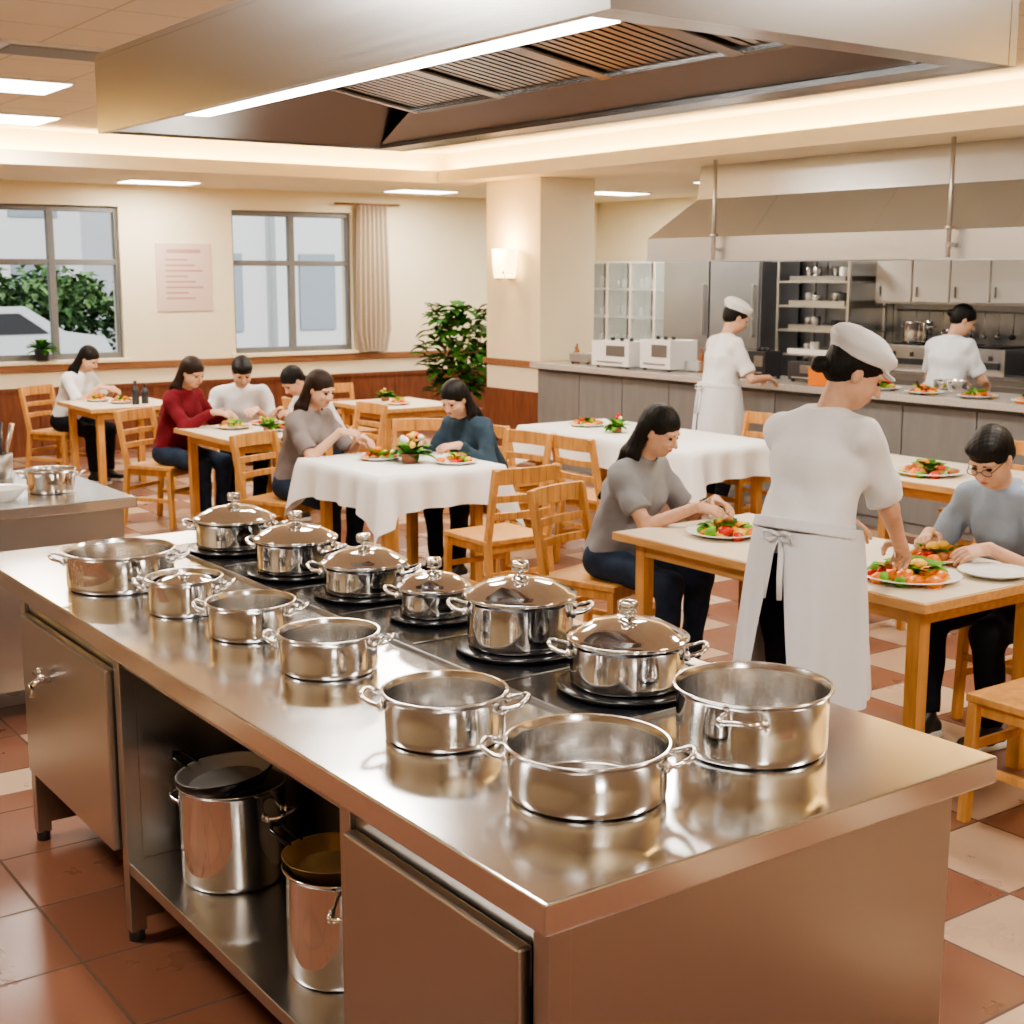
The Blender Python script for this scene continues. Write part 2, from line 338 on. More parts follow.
quad(b,[(hx1-.10,hy0+.03,hz0+.013),(hx1-.10,hy1-.03,hz0+.013),(hx1-.22,hy1-.40,hz1-.115),(hx1-.22,hy0+.03,hz1-.115)],hoodin)
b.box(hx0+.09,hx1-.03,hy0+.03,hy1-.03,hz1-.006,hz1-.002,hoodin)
b.box(1.58,2.0,2.0,3.0,hz1+.016,ZH-.001,hoodm)
b.obj('exhaust_hood')
b=MB()
nf=4;L=(hy1-.42-hy0-.08)/nf
P_=lambda t,y,dz=0:(hx1-.22-(hx1-hx0-.36)*t,y,hz1-.115+.095*t+dz)
for k in range(nf):
    y0=hy0+.08+k*L;y1=y0+L-.02
    b.beam(P_(0,y0),P_(0,y1),.03,.02,hoodm);b.beam(P_(1,y0),P_(1,y1),.025,.02,hoodm)
    b.beam(P_(0,y0),P_(1,y0),.02,.024,hoodm);b.beam(P_(0,y1),P_(1,y1),.02,.024,hoodm)
    n=12
    for i in range(n):
        y=y0+.02+(y1-y0-.04)*(i+.5)/n;b.beam(P_(.02,y,.002),P_(.98,y,.002),.020,.012,hoodm)
b.obj('grease_filters')
b=MB();b.box(hx0+.024,hx0+.085,hy0+.08,3.17,hz0+.001,hz0+.03,ledm);b.obj('hood_led_light')
l=bpy.data.lights.new('hood_light','AREA');l.shape='RECTANGLE';l.size=.08;l.size_y=1.4;l.energy=20;l.color=(1,.95,.88)
o=bpy.data.objects.new('hood_light',l);o.location=(hx0+.055,2.4,hz0-.004);sc.collection.objects.link(o)
# ---------------------------------------------------------------- left prep table
E2=bpy.data.objects.new('steel_prep_table',None);sc.collection.objects.link(E2)
b=MB();b.box(.5,2.05,5.62,6.75,.855,.9,steel_top);b.box(.53,2.01,5.68,6.7,.12,.854,steel)
for x in (.56,1.93):
    for y in (5.7,6.62): b.box(x,x+.04,y,y+.04,0,.119,steel_dark)
b.obj('table_body',bevel=.004,parent=E2)
pot('small_steel_pot',1.80,5.98,.9,.105,.10,-30)
pot('small_steel_pot',1.58,6.40,.9,.08,.12,-30)
b=MB();b.lathe([(0,0),(.05,0),(.10,.05),(.105,.055),(.09,.048),(.04,.006),(0,.005)],(0,0,0),white);b.obj('mixing_bowl',(1.56,5.86,.9))
b=MB();b.box(-.16,.16,-.1,.1,0,.02,wood);b.obj('cutting_board',(1.46,6.13,.9),.2,bevel=.004)
b=MB();b.lathe([(0,0),(.055,0),(.06,.11),(.055,.11),(.05,.01),(0,.01)],(0,0,0),steel)
for i in range(6):
    a=i*1.1;b.tube([(.01*math.cos(a),.01*math.sin(a),.02),(.07*math.cos(a),.07*math.sin(a),.25)],[.004,.011],[wood,plast,steel][i%3])
b.obj('utensil_crock',(1.74,6.55,.9))
# ---------------------------------------------------------------- chair
def chair_mesh():
    b=MB();w=.20
    b.box(-.215,.215,-.20,.22,.425,.452,wood)
    b.box(-.185,.185,-.17,.19,.375,.4245,wood)
    for sx in (-1,1):
        b.beam((sx*.195,.195,.424),(sx*.20,.21,0),.036,.036,wood,(0,1,0))
        b.beam((sx*.195,-.185,.45),(sx*.205,-.235,0),.036,.036,wood,(0,1,0))
        b.beam((sx*.195,-.185,.44),(sx*.195,-.265,.84),.03,.04,wood,(0,1,0))
        b.beam((sx*.195,.2,.2),(sx*.2,-.2,.2),.022,.03,wood)
    b.beam((-.2,-.215,.27),(.2,-.215,.27),.022,.03,wood);b.beam((-.19,.2,.27),(.19,.2,.27),.022,.03,wood)
    for z,y,h in ((.80,-.262,.085),(.68,-.236,.04),(.585,-.217,.04)):
        n=8
        for i in range(n):
            x0=-.21+.42*i/n;x1=-.21+.42*(i+1)/n;c=lambda x:-.03*(1-(x/.21)**2)
            b.beam((x0,y+c(x0),z),(x1,y+c(x1),z),.02,h,wood)
    return b.mesh('dining_chair')
CM=chair_mesh()
def chair(x,y,face):
    o=bpy.data.objects.new('dining_chair',CM);sc.collection.objects.link(o);o.location=(x,y,0);o.rotation_euler=(0,0,math.radians(face-90))
    m=o.modifiers.new('bevel','BEVEL');m.width=.004;m.segments=2;m.limit_method='ANGLE';m.angle_limit=.9
# ---------------------------------------------------------------- tables
def table(name,x0,x1,y0,y1,h=.75):
    b=MB();cx,cy=(x0+x1)/2,(y0+y1)/2;w,l=(x1-x0)/2,(y1-y0)/2
    b.box(-w,w,-l,l,h-.035,h-.003,woodtop);b.box(-w+.012,w-.012,-l+.012,l-.012,h-.0028,h,tabletop)
    b.box(-w+.08,w-.08,-l+.08,l-.08,h-.10,h-.0352,woodtop)
    for sx in(-1,1):
        for sy in (-1,1): b.beam((sx*(w-.10),sy*(l-.10),h-.04),(sx*(w-.10),sy*(l-.10),0),.055,.055,wood,(0,1,0))
    return b.obj(name,(cx,cy,0),bevel=.001)
def cloth_table(name,x0,x1,y0,y1,h=.75,drop=.20):
    E=table(name,x0+.02,x1-.02,y0+.02,y1-.02,h-.004)
    cx,cy=(x0+x1)/2,(y0+y1)/2;w,l=(x1-x0)/2,(y1-y0)/2
    pts=[];n=40
    for (ax,ay,bx,by) in ((-1,-1,1,-1),(1,-1,1,1),(1,1,-1,1),(-1,1,-1,-1)):
        for i in range(n):
            t=i/n;pts.append(((ax+(bx-ax)*t)*w,(ay+(by-ay)*t)*l,min(t,1-t)))
    N=len(pts);V=[];F=[]
    V+=[(p[0]*.97,p[1]*.97,h+.002) for p in pts];V+=[(p[0],p[1],h+.001) for p in pts]
    rings=7
    for j in range(1,rings+1):
        for i,(x,y,e) in enumerate(pts):
            cn=math.exp(-e*14);d=(drop+.16*cn)*j/rings
            s=i/N*2*np.pi;out=.012+d*(.10+.10*math.sin(s*17+1.3*math.sin(s*3)))+.06*cn*j/rings
            q=np.array((x/w if abs(abs(x)-w)<1e-6 or cn>.5 else 0,y/l if abs(abs(y)-l)<1e-6 or cn>.5 else 0));q=q/(np.linalg.norm(q)+1e-9)
            V.append((x+q[0]*out,y+q[1]*out,h-d+.001))
    for j in range(rings+1):
        for i in range(N): k=(i+1)%N;F.append((j*N+k,j*N+i,(j+1)*N+i,(j+1)*N+k))
    F.append(tuple(range(N)))
    b=MB();b.add(V,F,cloth,True);o=b.obj('tablecloth');o.parent=E
    return E
T1=(3.70,4.52,2.82,4.45)
table('dining_table',*T1)
cloth_table('cloth_dining_table',3.69,4.53,6.42,7.38)
cloth_table('cloth_dining_table',5.83,6.65,6.25,8.1)
table('dining_table',3.72,4.58,8.40,9.40)
table('dining_table',3.70,4.50,11.1,12.0)
table('dining_table',5.62,6.42,9.7,10.6)
table('dining_table',5.90,6.75,4.15,5.5)
for c in [(4.02,2.50,90),(4.2,6.02,90),(5.5,6.7,0),(5.5,7.6,0),(5.3,10.1,0),(5.5,4.7,0),(6.0,11.0,-90),(7.0,7.0,180),(7.0,4.9,180),(4.9,7.9,240)]: chair(*c)
# ---------------------------------------------------------------- food
def leaf(b,c,L,w,a,el,mat):
    d=np.array((math.cos(a)*math.cos(el),math.sin(a)*math.cos(el),math.sin(el)));s=np.array((-math.sin(a),math.cos(a),0));V=[];F=[]
    for i in range(5):
        t=i/4;ww=w*math.sin(math.pi*(.08+.88*t));cc=np.array(c)+d*L*t+np.array((0,0,-.35*L*t*t))
        V+=[cc-s*ww+(0,0,ww*.3),cc,cc+s*ww+(0,0,ww*.3)]
    for i in range(4): k=i*3;F+=[(k,k+1,k+4,k+3),(k+1,k+2,k+5,k+4)]
    b.add(V,F,mat,True)
def plate(b,c,r): b.lathe([(0,0),(r*.6,0),(r*.65,.004),(r,.020),(r*.99,.023),(r*.62,.010),(0,.008)],c,white,40)
def salad(b,c,r,n=26,mix=(tomato,orange,yellow,lgreen,brownf,orange)):
    for i in range(n):
        a=random.random()*6.28;q=r*math.sqrt(random.random());h=.014+.065*(1-q/r)*random.random()
        p=(c[0]+q*math.cos(a),c[1]+q*math.sin(a),c[2]+h);s=r*.27*(.6+.6*random.random())
        b.sphere(p,(s,s*.8,s*.6),random.choice(mix),8,.25)
    for i in range(n//3):
        a=random.random()*6.28;q=r*.6*random.random();leaf(b,(c[0]+q*math.cos(a),c[1]+q*math.sin(a),c[2]+.03),r*.6,r*.25,a,.5+.6*random.random(),random.choice((green,lgreen,lgreen)))
def food_plate(x,y,z=.75,r=.13,n=24,**k):
    b=MB();plate(b,(0,0,0),r);salad(b,(0,0,0),r*.76,n,**k);b.obj('food_plate',(x,y,z+.001))
for x,y,r,n in [(4.02,4.10,.16,44),(3.97,3.10,.18,60),(4.33,3.26,.14,36),(4.05,7.03,.13,28),(4.32,6.62,.13,28),(4.05,9.1,.13,24),(4.35,9.2,.12,20),(4.3,8.75,.12,20),(6.2,4.75,.19,44),(6.2,7.75,.14,24),(5.95,10.0,.12,16),(4.1,11.5,.12,18),(4.0,11.8,.12,18)]: food_plate(x,y,r=r,n=n)
b=MB();plate(b,(0,0,0),.13);b.obj('empty_plate',(4.27,2.96,.751))
def bouquet(x,y,z=.755,s=1.,nf=18):
    b=MB();b.lathe([(0,0),(.04*s,0),(.05*s,.05*s),(.045*s,.05*s),(0,.04*s)],(0,0,0),terra,20)
    for i in range(40):
        a=random.random()*6.28;leaf(b,(0,0,.04*s),.14*s*(.6+.6*random.random()),.03*s,a,.1+1.0*random.random(),random.choice((green,lgreen)))
    for i in range(nf):
        a=random.random()*6.28;q=.09*s*random.random();b.sphere((q*math.cos(a),q*math.sin(a),s*(.10+.05*random.random())),.018*s,random.choice((white,yellow,tomato,yellow)),8,.2)
    b.obj('flower_centerpiece' if nf>8 else 'table_greenery',(x,y,z))
bouquet(4.12,6.80,s=1.1,nf=12);bouquet(6.1,7.3,s=.8,nf=3);bouquet(6.0,10.3,s=.8,nf=2);bouquet(4.15,8.75,s=.7,nf=2)
def foodbox(name,x,y,z,w,l,h,m):
    b=MB();b.box(-w,w,-l,l,0,h,m);b.box(-w*1.05,w*1.05,-l*1.05,l*1.05,h,h+.008,m);b.obj(name,(x,y,z),.3,bevel=.004)
foodbox('snack_box',4.30,4.02,.751,.06,.04,.06,yellow);foodbox('bread_box',6.15,6.85,.753,.07,.05,.06,yellow)
def bottle(x,y,z,h,r,m,name='condiment_bottle'):
    b=MB();b.lathe([(0,0),(r,0),(r,h*.62),(r*.4,h*.78),(r*.4,h*.93),(r*.5,h*.93),(r*.5,h),(0,h)],(0,0,0),m,20);b.obj(name,(x,y,z))
bottle(4.15,11.3,.75,.2,.03,plast);bottle(4.25,11.35,.75,.17,.03,plast);bottle(4.45,8.98,.75,.13,.025,white)
# ---------------------------------------------------------------- SDF bodies
def nets(V,o,h):
    s=V<0;c=np.zeros([n-1 for n in V.shape],np.int8)
    for i in(0,1):
        for j in(0,1):
            for k in(0,1): c+=s[i:V.shape[0]-1+i,j:V.shape[1]-1+j,k:V.shape[2]-1+k]
    act=(c>0)&(c<8);idx=-np.ones(act.shape,np.int64);ids=np.argwhere(act);idx[act]=np.arange(len(ids))
    acc=np.zeros((len(ids),3));num=np.zeros(len(ids))
    for a in range(3):
        bb,cc=(a+1)%3,(a+2)%3
        for ob in(0,1):
            for oc in(0,1):
                p=ids.copy();p[:,bb]+=ob;p[:,cc]+=oc;q=p.copy();q[:,a]+=1
                v0=V[tuple(p.T)];v1=V[tuple(q.T)];m=(v0<0)!=(v1<0)
                t=v0[m]/(v0[m]-v1[m]);acc[m,a]+=t;acc[m,bb]+=ob;acc[m,cc]+=oc;num[m]+=1
    verts=(ids+acc/num[:,None])*h+o;F=[]
    for a in range(3):
        bb,cc=(a+1)%3,(a+2)%3
        sl0=[slice(None)]*3;sl1=[slice(None)]*3;sl0[a]=slice(0,-1);sl1[a]=slice(1,None)
        p=np.argwhere(s[tuple(sl0)]!=s[tuple(sl1)])
        p=p[(p[:,bb]>=1)&(p[:,cc]>=1)&(p[:,bb]<=V.shape[bb]-2)&(p[:,cc]<=V.shape[cc]-2)]
        cells=[]
        for ob,oc in((-1,-1),(0,-1),(0,0),(-1,0)):
            q=p.copy();q[:,bb]+=ob;q[:,cc]+=oc;cells.append(idx[tuple(q.T)])
        q=np.stack(cells,1);ins=s[tuple(p.T)];q[~ins]=q[~ins][:,::-1];F.append(q)
    return verts,np.concatenate(F)
A_=lambda *x:np.array(x,float)
def nz(v): return v/(np.linalg.norm(v)+1e-12)
class SDF:
    def __init__(s): s.p=[]
    def cap(s,a,b,ra,rb=None,side=None,k=.02,cutb=False,cuta=False,op='u'):
        rb=ra if rb is None else rb;s.p.append(('c',np.array(a,float),np.array(b,float),ra,rb,side,k,cuta,cutb,op));return s
    def ell(s,c,r,M=None,k=.02,op='u'):
        s.p.append(('e',np.array(c,float),None,r,None,M,k,0,0,op));return s
    def build(s,h,fold=0.,hairr=0.):
        lo=np.full(3,1e9);hi=-lo
        bx=[]
        for p in s.p:
            if p[0]=='c': R=max(np.max(p[3]),np.max(p[4]));l=np.minimum(p[1],p[2])-R;u=np.maximum(p[1],p[2])+R
            else: R=max(p[3]);l=p[1]-R;u=p[1]+R
            bx.append((l,u))
            if p[9]=='u': lo=np.minimum(lo,l);hi=np.maximum(hi,u)
        lo=lo-3*h-fold;hi=hi+3*h+fold;n=np.ceil((hi-lo)/h).astype(int)+1
        V=np.full(n,.2,np.float32)
        ax=[lo[i]+h*np.arange(n[i]) for i in range(3)]
        for p,(l,u) in zip(s.p,bx):
            k=p[6];mg=k+3*h+.012
            i0=np.maximum(0,np.floor((l-mg-lo)/h)).astype(int);i1=np.minimum(n,np.ceil((u+mg-lo)/h).astype(int)+1)
            if np.any(i1<=i0): continue
            X,Y,Z=np.meshgrid(*[ax[i][i0[i]:i1[i]] for i in range(3)],indexing='ij',sparse=True)
            if p[0]=='c':
                a,b=p[1],p[2];ab=b-a;L2=ab@ab+1e-12;L=math.sqrt(L2)
                px,py,pz=X-a[0],Y-a[1],Z-a[2];tt=(px*ab[0]+py*ab[1]+pz*ab[2])/L2;t=np.clip(tt,0,1)
                qx,qy,qz=px-t*ab[0],py-t*ab[1],pz-t*ab[2]
                if p[5] is None:
                    d=np.sqrt(qx*qx+qy*qy+qz*qz)-(p[3]+(p[4]-p[3])*t)
                else:
                    axn=ab/L;S=p[5]-axn*(p[5]@axn);S=nz(S);Fw=np.cross(S,axn)
                    rs=p[3][0]+(p[4][0]-p[3][0])*t;rf=p[3][1]+(p[4][1]-p[3][1])*t;rx=np.minimum(rs,rf)
                    es=qx*S[0]+qy*S[1]+qz*S[2];ef=qx*Fw[0]+qy*Fw[1]+qz*Fw[2];ea=qx*axn[0]+qy*axn[1]+qz*axn[2]
                    k0=np.sqrt((es/rs)**2+(ef/rf)**2+(ea/rx)**2);k1=np.sqrt((es/rs**2)**2+(ef/rf**2)**2+(ea/rx**2)**2)+1e-9
                    d=k0*(k0-1)/k1
                if p[8]: d=np.maximum(d,(tt-1)*L)
                if p[7]: d=np.maximum(d,-tt*L)
            else:
                q=np.stack(np.broadcast_arrays(X-p[1][0],Y-p[1][1],Z-p[1][2]),-1)
                if p[5] is not None: q=q@p[5]
                r=np.array(p[3]);k0=np.linalg.norm(q/r,axis=-1);k1=np.linalg.norm(q/r**2,axis=-1)+1e-9;d=k0*(k0-1)/k1
            sub=V[i0[0]:i1[0],i0[1]:i1[1],i0[2]:i1[2]]
            if p[9]=='u': hh=np.maximum(k-np.abs(sub-d),0)/k;sub[...]=np.minimum(sub,d)-hh*hh*k*.25
            else: hh=np.maximum(k-np.abs(sub+d),0)/k;sub[...]=np.maximum(sub,-d)+hh*hh*k*.25
        if fold or hairr:
            X,Y,Z=np.meshgrid(*ax,indexing='ij',sparse=True)
            if fold: V+=fold*(.5*np.sin(42*X+20*Z+3*np.sin(13*Y+2))+.5*np.sin(36*Z-27*Y+4*np.sin(10*X+1)))
            if hairr: V+=hairr*np.sin(260*X+6*np.sin(20*Z))*np.sin(230*Y+5*np.sin(17*Z))
        return nets(V,lo,h)
def ik(a,c,l1,l2,pole):
    d=c-a;D=np.linalg.norm(d);D2=min(D,(l1+l2)*.999);c=a+d/D*D2;x=(l1*l1-l2*l2+D2*D2)/(2*D2);hh=math.sqrt(max(0,l1*l1-x*x))
    u=d/D;pv=np.array(pole,float);pv=nz(pv-u*(pv@u));return a+u*x+pv*hh,c
def person(name,x,y,face,seat=False,H=1.65,lean=15,hp=25,hy=0,wr=None,wl=None,shirt=grey,pants=jeans,sleeve=.55,hairs='long',hm=None,fem=True,near=False,
           knees=None,feet=None,apr=False,tilt=0,hold=None,spread=.10,pz=None,glasses=False,handdir=None,shoes=None):
    hm=hm or hair;s=H/1.70;b=MB();h1=.008 if near else .012;h2=.004 if near else .0065;h3=.0038 if near else .0065
    P0=A_(0,0,(.56 if seat else .93*s) if pz is None else pz);la=math.radians(lean);T=A_(math.sin(math.radians(tilt)),math.sin(la),math.cos(la));T=nz(T);S=nz(np.cross(A_(0,1,0),T))
    if S[0]<0:S=-S
    Fw=nz(np.cross(T,S))
    C=P0+.33*s*T;NB=P0+.49*s*T;sw=(.155 if fem else .180)*s
    shR=P0+.425*s*T+S*sw;shL=P0+.425*s*T-S*sw
    yw=math.radians(hy);pt=math.radians(hp);fw=A_(-math.sin(yw)*math.cos(pt),math.cos(yw)*math.cos(pt),-math.sin(pt));hr=nz(np.cross(fw,A_(0,0,1)));up=np.cross(hr,fw)
    HM=np.stack([hr,fw,up],1)*s*.97
    HC=NB+s*(.085*nz(T+up)+.090*up)+s*.02*fw
    hd=lambda *v:HC+HM@A_(*v)
    HR=np.stack([hr,fw,up],1)
    hipz=P0-.03*s*T;hj=[hipz+S*.085*s,hipz-S*.085*s]
    legs=[]
    for i,sg in enumerate((1,-1)):
        if seat: ank=A_(sg*spread,.36,.085) if feet is None else A_(*feet[i]);pole=(sg*.15,.6,1)
        else: ank=A_(sg*spread*.9,-.02,.085) if feet is None else A_(*feet[i]);pole=(0,1,0)
        kn,an=ik(hj[i],ank,.42*s,.41*s,pole);legs.append((hj[i],kn,an))
    arms=[]
    for i,(sg,sh,w) in enumerate(((1,shR,wr),(-1,shL,wl))):
        w=A_(*w) if w is not None else A_(sg*.12,.40,.83)
        el,w=ik(sh,w,.285*s,.25*s,(sg*.7,-.35,-1));arms.append((sh,el,w))
    # continuous skin body
    B=SDF()
    B.ell(P0,(.15*s,.10*s,.11*s),k=.05);B.cap(P0+.08*T*s,C,A_(.115,.085)*s,A_(.14,.10)*s,side=S,k=.05);B.cap(C,P0+.42*s*T,A_(.14,.10)*s,A_(.11,.07)*s,side=S,k=.05)
    B.cap(shR,shL,.045*s,k=.05);B.cap(NB-.03*T,hd(0,-.02,-.06),.05*s,.046*s,k=.04)
    for sh,el,w in arms: B.cap(sh,el,.046*s,.034*s,k=.03);B.cap(el,w,.033*s,.022*s,k=.02)
    for hj_,kn,an in legs: B.cap(hj_,kn,.075*s,.05*s,k=.04);B.cap(kn,an,.048*s,.032*s,k=.03)
    v,f=B.build(h1*1.2);b.add(v,f.tolist(),skin,True)
    # pants
    B=SDF();B.ell(P0+(0,0,.0),(.160*s,.114*s,.12*s),k=.05)
    B.cap(P0,P0+.08*s*T,A_(.15,.11)*s,A_(.135,.105)*s,side=S,k=.04)
    for hj_,kn,an in legs:
        B.cap(hj_,kn,.088*s,.066*s,k=.04);B.cap(kn,an+nz(kn-an)*.02,.066*s,.050*s,k=.03,cutb=True)
    v,f=B.build(h1,fold=.004);b.add(v,f.tolist(),pants,True)
    # shoes
    for i,(hj_,kn,an) in enumerate(legs):
        fd=nz(A_(an[0]-kn[0],max(.3,1),0)*A_(.3,1,0));z=.04
        B=SDF();B.cap(A_(an[0],an[1],0)+fd*-.03+(0,0,z),A_(an[0],an[1],0)+fd*.14+(0,0,z-.008),.040*s,.034*s,k=.03);B.cap(an+A_(0,0,.01),A_(an[0],an[1],.05)+fd*.04,.038*s,.04*s,k=.03)
        v,f=B.build(h1*.8);v[:,2]=np.maximum(v[:,2],.012);b.add(v,f.tolist(),shoes or shoe,True)
        B=SDF();B.cap(A_(an[0],an[1],.012)+fd*-.032,A_(an[0],an[1],.012)+fd*.142,.045*s,.039*s,k=.01);v,f=B.build(h1*.8);v[:,2]=np.clip(v[:,2],0.001,.028);b.add(v,f.tolist(),sole,True)
    # shirt
    B=SDF();o=.008
    hem=P0+T*(-.02 if seat else (0 if apr else -.10))*s
    B.cap(hem,P0+.16*s*T,A_(.168,.128)*s+o,A_(.142,.110)*s+o,side=S,k=.05,cuta=True)
    B.cap(P0+.14*s*T,C,A_(.138,.108)*s+o,A_(.158,.115)*s+o,side=S,k=.05);B.cap(C,P0+.400*s*T,A_(.155,.112)*s+o,A_(.115,.075)*s+o,side=S,k=.05)
    B.cap(shR-S*.01,shL+S*.01,.052*s+o,k=.05)
    for sg in(1,-1): B.cap(NB-T*.01+S*sg*.03,P0+.425*s*T+S*sg*(sw-.01),.046*s,.050*s,k=.04)
    B.cap(P0+.40*s*T,NB+T*.008,.070*s,.058*s,k=.04,cutb=True)
    if fem:
        for sg in(1,-1): B.ell(C+S*sg*.07*s+Fw*.075*s*(1 if Fw[1]>0 else -1),(.052*s,.05*s,.055*s),k=.06)
    for sh,el,w in arms:
        if sleeve<=1: B.cap(sh,sh+(el-sh)*(sleeve+.12),.060*s,.060*s,k=.04,cutb=True)
        else: B.cap(sh,el,.060*s,.050*s,k=.04);B.cap(el,w-nz(w-el)*.02,.048*s,.036*s,k=.03,cutb=True)
    v,f=B.build(h1*.9,fold=.007);b.add(v,f.tolist(),shirt,True)
    B=SDF();B.cap(NB-T*.01,NB+T*.018,.063*s,.056*s,k=.01,cutb=True,cuta=True);v,f=B.build(h1*.7);b.add(v,f.tolist(),shirt,True)
    if apr:
        # wrap-round apron skirt: one open sheet with soft folds and a slit at the back
        zb=.46*s;a0=P0+.115*s*T;a1=A_(0,.02,zb);n=120;rows=18;V=[];F=[]
        for j in range(rows+1):
            t=j/rows;c=a0+(a1-a0)*t;w=(.05+.34*t) if near else .03
            rs=(.186+(.238-.186)*t**.7)*s;rf=(.158+(.225-.158)*t**.7)*s
            for i in range(n+1):
                th=-math.pi/2+w+(2*math.pi-2*w)*i/n
                q=1+.035*t*math.sin(7*th+1+.8*t)+.022*t*math.sin(15*th+2)
                V.append((c[0]+rs*q*math.cos(th),c[1]+rf*q*math.sin(th),c[2]+.006*math.sin(5*th)*t))
        for j in range(rows):
            for i in range(n): k=j*(n+1)+i;F.append((k,k+n+1,k+n+2,k+1))
        b.add(V,F,apron,True)
        B=SDF();B.cap(P0+.085*s*T,P0+.125*s*T,A_(.192,.165)*s,A_(.187,.160)*s,side=S,k=.01,cuta=True,cutb=True);v,f=B.build(h1*.7);b.add(v,f.tolist(),apron,True)
        bk=P0+.10*s*T+A_(0,-.168*s,0)
        for sg in(1,-1):
            b.tube([bk+A_(sg*q[0],q[1],q[2]) for q in((0,0,0),(.025,-.015,.018),(.05,-.015,.014),(.05,-.015,-.01),(.025,-.01,-.012),(0,0,0))],.006,apron,8)
            b.tube([bk,bk+A_(sg*.015,-.012,-.05),bk+A_(sg*.022,-.025,-.13),bk+A_(sg*.028,-.032,-.20)],[.005,.009,.010,.009],apron,8,flat=.4)
    # head
    B=SDF()
    def he(c,r,k=.02,op='u'): B.ell(hd(*c),tuple(np.array(r)*s),HR,k,op)
    he((0,-.012,.03),(.072,.091,.084));he((0,.02,-.03),(.060,.070,.083),.03);he((0,.050,-.088),(.026,.028,.022),.035)
    he((.043,.03,-.055),(.020,.035,.03),.03);he((-.043,.03,-.055),(.020,.035,.03),.03)
    for sg in(1,-1):
        he((sg*.030,.074,.022),(.026,.014,.008),.012);he((sg*.035,.070,-.028),(.020,.016,.016),.02)
        he((sg*.031,.096,.002),(.018,.014,.010),.008,'s');he((sg*.074,-.006,-.008),(.009,.018,.031),.006);he((sg*.012,.094,-.034),(.009,.009,.007),.006)
    B.cap(hd(0,.082,.012),hd(0,.110,-.030),.008*s,.011*s,k=.010)
    he((0,.088,-.055),(.022,.010,.008),.006);he((0,.086,-.066),(.018,.009,.007),.006)
    B.cap(NB-.02*T,hd(0,-.018,-.06),.050*s,.047*s,k=.03)
    v,f=B.build(h2);b.add(v,f.tolist(),skin,True)
    L=SDF();L.ell(hd(0,.0915,-.056),tuple(A_(.021,.0085,.0045)*s),HR,.003);L.ell(hd(0,.090,-.065),tuple(A_(.017,.0085,.005)*s),HR,.003);v,f=L.build(.003);b.add(v,f.tolist(),lip,True)
    for sg in(1,-1):
        L=SDF();L.ell(hd(sg*.031,.0815,.001),tuple(A_(.0145,.008,.0055)*s),HR,.002);v,f=L.build(.003);b.add(v,f.tolist(),eyew if hp<22 else eyed,True)
        L=SDF();L.ell(hd(sg*.031,.0855,.000),tuple(A_(.0058,.0055,.0058)*s),HR,.002);v,f=L.build(.0025);b.add(v,f.tolist(),eyed,True)
        L=SDF();L.cap(hd(sg*.016,.090,.021),hd(sg*.046,.081,.023),.0038*s,.003*s,k=.002);v,f=L.build(.003);b.add(v,f.tolist(),hm,True)
    # hair
    B=SDF();dn=A_(0,0,-1);bw=-1 if Fw[1]>0 else 1
    def hh(c,r,k=.02,op='u'): B.ell(hd(*c),tuple(np.array(r)*s),HR,k,op)
    hh((0,-.018,.034),(.082,.101,.091))
    if hairs in('long','tied'):
        if hairs=='long':
            for sg in(1,-1):
                st=hd(sg*.064,-.045,-.01);mid=NB+S*sg*.075*s+Fw*(-bw)*(-.02)+T*.035;en=mid+dn*.17*s+A_(0,-.01,0)+Fw*(-bw)*.045
                B.cap(st,mid,A_(.022,.034)*s,A_(.026,.034)*s,side=hr,k=.03);B.cap(mid,en,A_(.026,.034)*s,A_(.012,.020)*s,side=hr,k=.02)
        st=hd(0,-.06,-.0);mid=NB+Fw*bw*.065+T*.02;en=P0+.24*s*T+Fw*bw*.135
        ww=1 if hairs=='long' else .5
        B.cap(st,mid,A_(.072*ww,.045)*s,A_(.085*ww,.035)*s,side=S,k=.03);B.cap(mid,en,A_(.085*ww,.035)*s,A_(.06*ww,.018)*s,side=S,k=.03)
        hh((0,.112,-.046),(.066 if hairs=='long' else .09,.105,.090),.010,'s');hh((0,.07,-.10),(.12,.085,.06),.01,'s')
    elif hairs=='short':
        hh((0,-.05,-.02),(.068,.060,.058),.03);hh((0,.05,.082),(.064,.045,.028),.03);hh((0,.120,-.06),(.088,.110,.088),.012,'s');hh((0,.02,-.12),(.1,.10,.05),.01,'s')
    else:
        hh((0,-.05,-.02),(.064,.056,.053),.03)
        if hairs in('bun','capbun'): hh((0,-.122,.0 if hairs=='bun' else -.04),(.030,.028,.029),.012)
        hh((0,.122,-.055),(.098,.125,.094),.012,'s');hh((0,.03,-.12),(.1,.10,.05),.01,'s')
    v,f=B.build(h2,hairr=.0010);b.add(v,f.tolist(),hm,True)
    if hairs.startswith('cap'):
        B=SDF()
        B.cap(hd(0,-.010,.040),hd(0,-.016,.078),A_(.087,.106)*s,A_(.091,.110)*s,side=hr,k=.01,cuta=True,cutb=True)
        B.ell(hd(0,-.02,.086),tuple(A_(.104,.124,.046)*s),HR,.02);B.ell(hd(0,-.04,.100),tuple(A_(.084,.092,.042)*s),HR,.03)
        B.cap(hd(0,.06,.052),hd(0,.122,.040),A_(.06,.008)*s,A_(.045,.006)*s,side=hr,k=.01)
        v,f=B.build(h2*1.2,fold=.003);b.add(v,f.tolist(),chefw,True)
